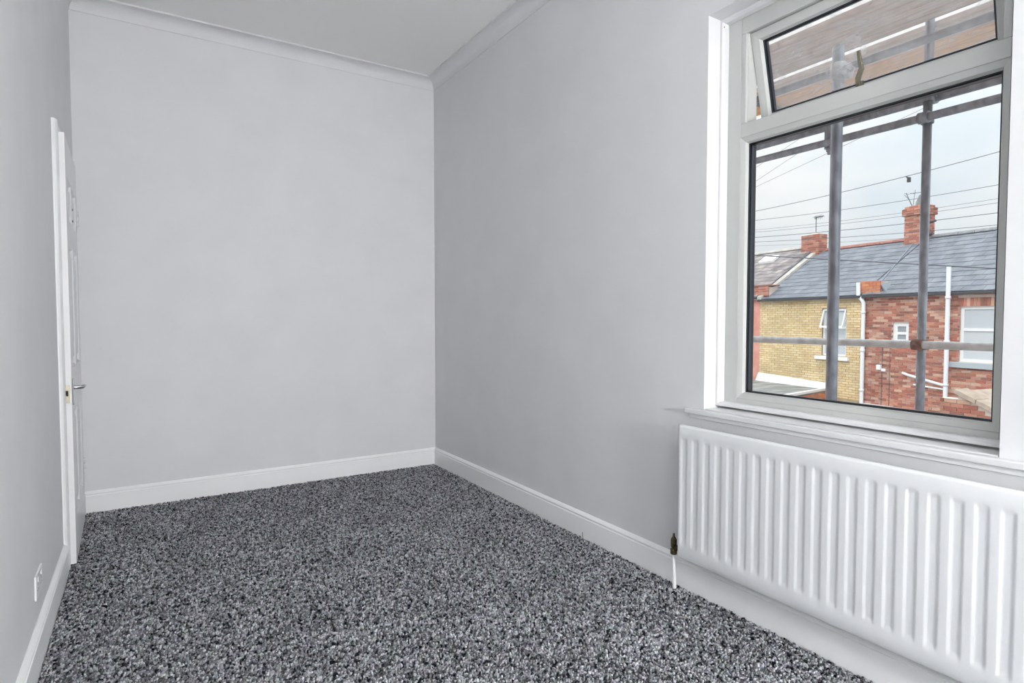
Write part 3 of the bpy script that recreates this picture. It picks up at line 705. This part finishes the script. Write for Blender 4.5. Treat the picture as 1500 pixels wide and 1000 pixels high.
ao = m.build('television_aerial', 'cable_black'); ao.location = rloc(RN-.1, -.62, 4.64); ao.rotation_euler = (0, 0, RANG)
tag(ao, 'bent dark aerial on the tall red chimney beside its pot', 'aerial')
# small fittings on the wall
HB().box(-.10, -.01, -1.62, -1.50, -.24, -.10).box(-.06, -.01, -1.74, -1.62, -.28, -.20).done('vent_outlet', 'white_trim', h2, sc2, .01)
HB().box(-.30, -.01, -3.7, -1.15, -1.36, -1.24).done('flashing_board', 'white_trim', h2, sc2, .01)
for ss in (-1.62, -1.84): HB().tube((-.02, ss, -1.24), (-.02, ss, .42), .006, 6).done('wall_wire', 'cable_black', h2, sc2)

# --- pipes
def pipe(name, label, pts, r, rings=()):
    b0 = Vector(pts[0]); m = MB()
    m.path([Vector(p) - b0 for p in pts], r, 12)
    for q in rings: m.tube(Vector((pts[0][0], pts[0][1], q)) - b0, Vector((pts[0][0], pts[0][1], q + .06)) - b0, r*1.25, 12)
    o = m.build(name, 'pvc_pipe'); o.location = rloc(*b0); o.rotation_euler = (0, 0, RANG); return tag(o, label, 'pipe')
pipe('soil_pipe', 'tall white soil pipe rising past the eaves of the red house', [(-.20, -3.43, -1.24), (-.20, -3.43, 2.50)], .052, (-.5, .6, 1.7))
dp = tag(empty('downpipe', rloc(-.10, -1.08, -1.35), RANG), 'white downpipe at the joint of the buff and red houses', 'pipe')
m = MB().path([(0, 0, 0), (0, 0, 3.02), (-.02, .06, 3.12), (-.04, .14, 3.22), (-.04, .15, 3.60)], .055, 12); m.build('pipe_run', 'pvc_pipe', dp)
for zz in (.45, 1.6, 2.7): MB().tube((0, 0, zz), (0, 0, zz+.06), .066, 12).build('pipe_joint', 'pvc_pipe', dp)
HB().box(-.02, 0, -1.04, -1.0, -1.2, 1.75).done('dark_joint', 'black_gutter', h1, sc1)
wp = pipe('waste_pipe', 'upper white waste pipe sloping into the tall soil pipe', [(-.08, -2.25, -.27), (-.10, -2.40, -.31), (-.13, -3.38, -.50)], .035)
wp2 = pipe('waste_pipe', 'thin lower white waste pipe running into the tall soil pipe', [(-.07, -2.55, -.56), (-.11, -3.38, -.60)], .022)

# --- flat roofed extension in front of the buff house
fe = tag(empty('flat_roof_extension', rloc(-2, 2, GZ), RANG), 'flat grey felt roofed extension below the buff brick wall', 'extension')
def fdone(m, name, mat, bevel=0): m.v = [(a+2, b-2, c-GZ) for a, b, c in m.v]; return m.build(name, mat, fe, bevel)
fdone(HB().hexa([(-3.9, -1.05, -1.06), (-.01, .12, -1.06), (-.01, 4.6, -1.06), (-3.9, 4.6, -1.06), (-3.9, -1.05, -.97), (-.01, .12, -.97), (-.01, 4.6, -.97), (-3.9, 4.6, -.97)]), 'roof_felt', 'felt_roof')
fdone(HB().hexa([(-3.8, -.98, GZ), (-.01, .10, GZ), (-.01, 4.5, GZ), (-3.8, 4.5, GZ), (-3.8, -.98, -1.06), (-.01, .10, -1.06), (-.01, 4.5, -1.06), (-3.8, 4.5, -1.06)]), 'wall', 'mortar')
fdone(HB().hexa([(-.16, .10, -.97), (-.012, .10, -.97), (-.012, 2.92, -.97), (-.16, 2.92, -.97), (-.02, .10, -.79), (-.012, .10, -.79), (-.012, 2.92, -.69), (-.02, 2.92, -.69)]), 'flashing', 'white_trim')
fdone(HB().hexa([(-3.95, -1.13, -1.0), (-.02, .08, -1.0), (-.02, .16, -1.0), (-3.95, -.97, -1.0), (-3.95, -1.13, -.93), (-.02, .08, -.93), (-.02, .16, -.93), (-3.95, -.97, -.93)]), 'roof_edge', 'white_trim')
m = HB(); d = Vector((3.79, 1.08)); L = d.length; d /= L; pn = Vector((d.y, -d.x)); z = -1.35; k = 0
while z < -1.08:
    t0 = -.11 if k % 2 else 0
    while t0 < L - .05:
        a, b = max(0, t0), min(L, t0 + .215); P0 = Vector((-3.8, -.98)) + d*a; P1 = Vector((-3.8, -.98)) + d*b
        A, B = P0 + pn*.012, P1 + pn*.012; E_, F_ = P0 - pn*.02, P1 - pn*.02
        m.hexa([(A.x, A.y, z), (B.x, B.y, z), (F_.x, F_.y, z), (E_.x, E_.y, z), (A.x, A.y, z+.065), (B.x, B.y, z+.065), (F_.x, F_.y, z+.065), (E_.x, E_.y, z+.065)]); t0 += .225
    z += .075; k += 1
tag(fdone(m, 'brickwork', 'brick_orange'), kind='stuff')
fdone(HB().box(-.7, -.2, 3.2, 4.4, -.97, -.80).tube((-.9, 3.3, -.66), (-.9, 4.4, -.70), .05, 8), 'roof_kerb', 'stone')

# --- gabled outbuilding low at the right of the pane
ob = tag(empty('brick_outbuilding', rloc(-4.5, -7.5, GZ), RANG), 'red brick outbuilding with pale sloping coping in front of the red house', 'outbuilding')
def od(m, name, mat, bevel=0): m.v = [(a+4.5, b+7.5, c-GZ) for a, b, c in m.v]; return m.build(name, mat, ob, bevel)
S0, ZP = -6.25, -.16
zt = lambda s: ZP + (s - S0) * .43
m = HB(); m.hexa([(-4.47, -8.6, GZ), (-4.2, -8.6, GZ), (-4.2, S0, GZ), (-4.47, S0, GZ), (-4.47, -8.6, zt(-8.6)), (-4.2, -8.6, zt(-8.6)), (-4.2, S0, ZP), (-4.47, S0, ZP)]); m.box(-4.47, -4.2, S0, -5.95, GZ, ZP-.10); od(m, 'wall', 'mortar')
m = HB(); z = -1.6; k = 0
while z < ZP:
    s = -8.6 - (.11 if k % 2 else 0)
    while s < -5.95:
        e = min(s + .215, -5.95)
        if z + .065 < (zt(s) if s < S0 else ZP - .06) and e - s > .05: m.box(-4.485, -4.45, s, e, z, z + .065)
        s += .225
    z += .075; k += 1
tag(od(m, 'brickwork', 'brick_red'), kind='stuff')
cpz = HB(); s = S0 + .05; 
while s > -8.4:
    e = s - .36; od(HB().hexa([(-4.54, e, zt(e)), (-4.13, e, zt(e)), (-4.13, s-.01, zt(s-.01)), (-4.54, s-.01, zt(s-.01)), (-4.52, e, zt(e)+.08), (-4.15, e, zt(e)+.08), (-4.15, s-.01, zt(s-.01)+.08), (-4.52, s-.01, zt(s-.01)+.08)]), 'coping_stone', 'pale_tile', .006); s -= .36
od(HB().hexa([(-4.2, -8.6, zt(-8.6)-.1), (-.5, -8.6, zt(-8.6)-.1), (-.5, S0+.1, ZP-.06), (-4.2, S0+.1, ZP-.06), (-4.2, -8.6, zt(-8.6)), (-.5, -8.6, zt(-8.6)), (-.5, S0+.1, ZP+.04), (-4.2, S0+.1, ZP+.04)]), 'roof', 'pale_tile')

# --- overhead cables: vertical plane at distance X, from (y, z) to (y, z)
def cable(X, A, B, label, r=.008, ext_=.5, sag=.04):
    (ya, za), (yb, zb) = A, B; pts = []
    p0, p1 = -ext_, 1 + ext_
    for i in range(17):
        t = p0 + (p1 - p0) * i / 16; pts.append((0, ya + (yb-ya)*t, za + (zb-za)*t + sag*4*(t-.5)**2 - sag))
    b0 = Vector(pts[0]); o = MB().path([Vector(p) - b0 for p in pts], r*.62, 6).build('overhead_cable', 'cable_black'); o.location = (X, b0.y, b0.z)
    return tag(o, label, 'cable', 'overhead cables across the sky')
c1 = cable(9, (3.57, 3.471), (-.678, 3.72), 'highest long cable over the roofs, with a small clip hanging on it')
cable(10, (4.041, 3.466), (-.342, 3.412), 'second long cable below the one with the clip', .007)
cable(11, (4.646, 3.411), (-.007, 3.351), 'cable passing just behind the top of the tall chimney', .005)
cable(11.5, (4.9, 3.43), (.161, 3.357), 'thin cable meeting the tall chimney\'s crown', .006)
cable(12, (5.76, 3.40), (.326, 3.245), 'cable running level with the top of the aerial on the short chimney', .010)
cable(13, (6.471, 3.43), (.66, 3.142), 'blackest cable just above the short chimney', .009)
cable(13.4, (6.6, 3.36), (.5, 3.05), 'lowest thin cable in the sky above the ridge', .005)
cable(10, (3.938, 2.639), (-.386, 2.038), 'dark cable crossing in front of the slate roofs', .018, sag=.0)
cable(6, (1.379, 3.493), (.508, 3.81), 'short steep cable at the pane\'s upper left corner', .0035, .3, 0)
cable(6.5, (1.738, 3.412), (.932, 3.724), 'steep cable rising to the left coupler of the scaffolding', .004, .25, 0)
cable(7, (2.098, 3.459), (-.931, 4.135), 'long slanting cable passing behind both scaffold poles', .004, .25, 0)
cl_ = MB().box(-.02, .02, -.02, .03, -.09, -.01).tube((0, 0, -.02), (0, .05, .01), .012, 6).build('cable_clip', 'black_gutter', None, bevel=.004); cl_.location = (9, .479, 3.60)
tag(cl_, 'small dark clip hanging from the highest long cable', 'clip')
# yards between the houses
S(MB().box(.3, 40, -25, 30, GZ-.2, GZ).build('ground', 'yard'))
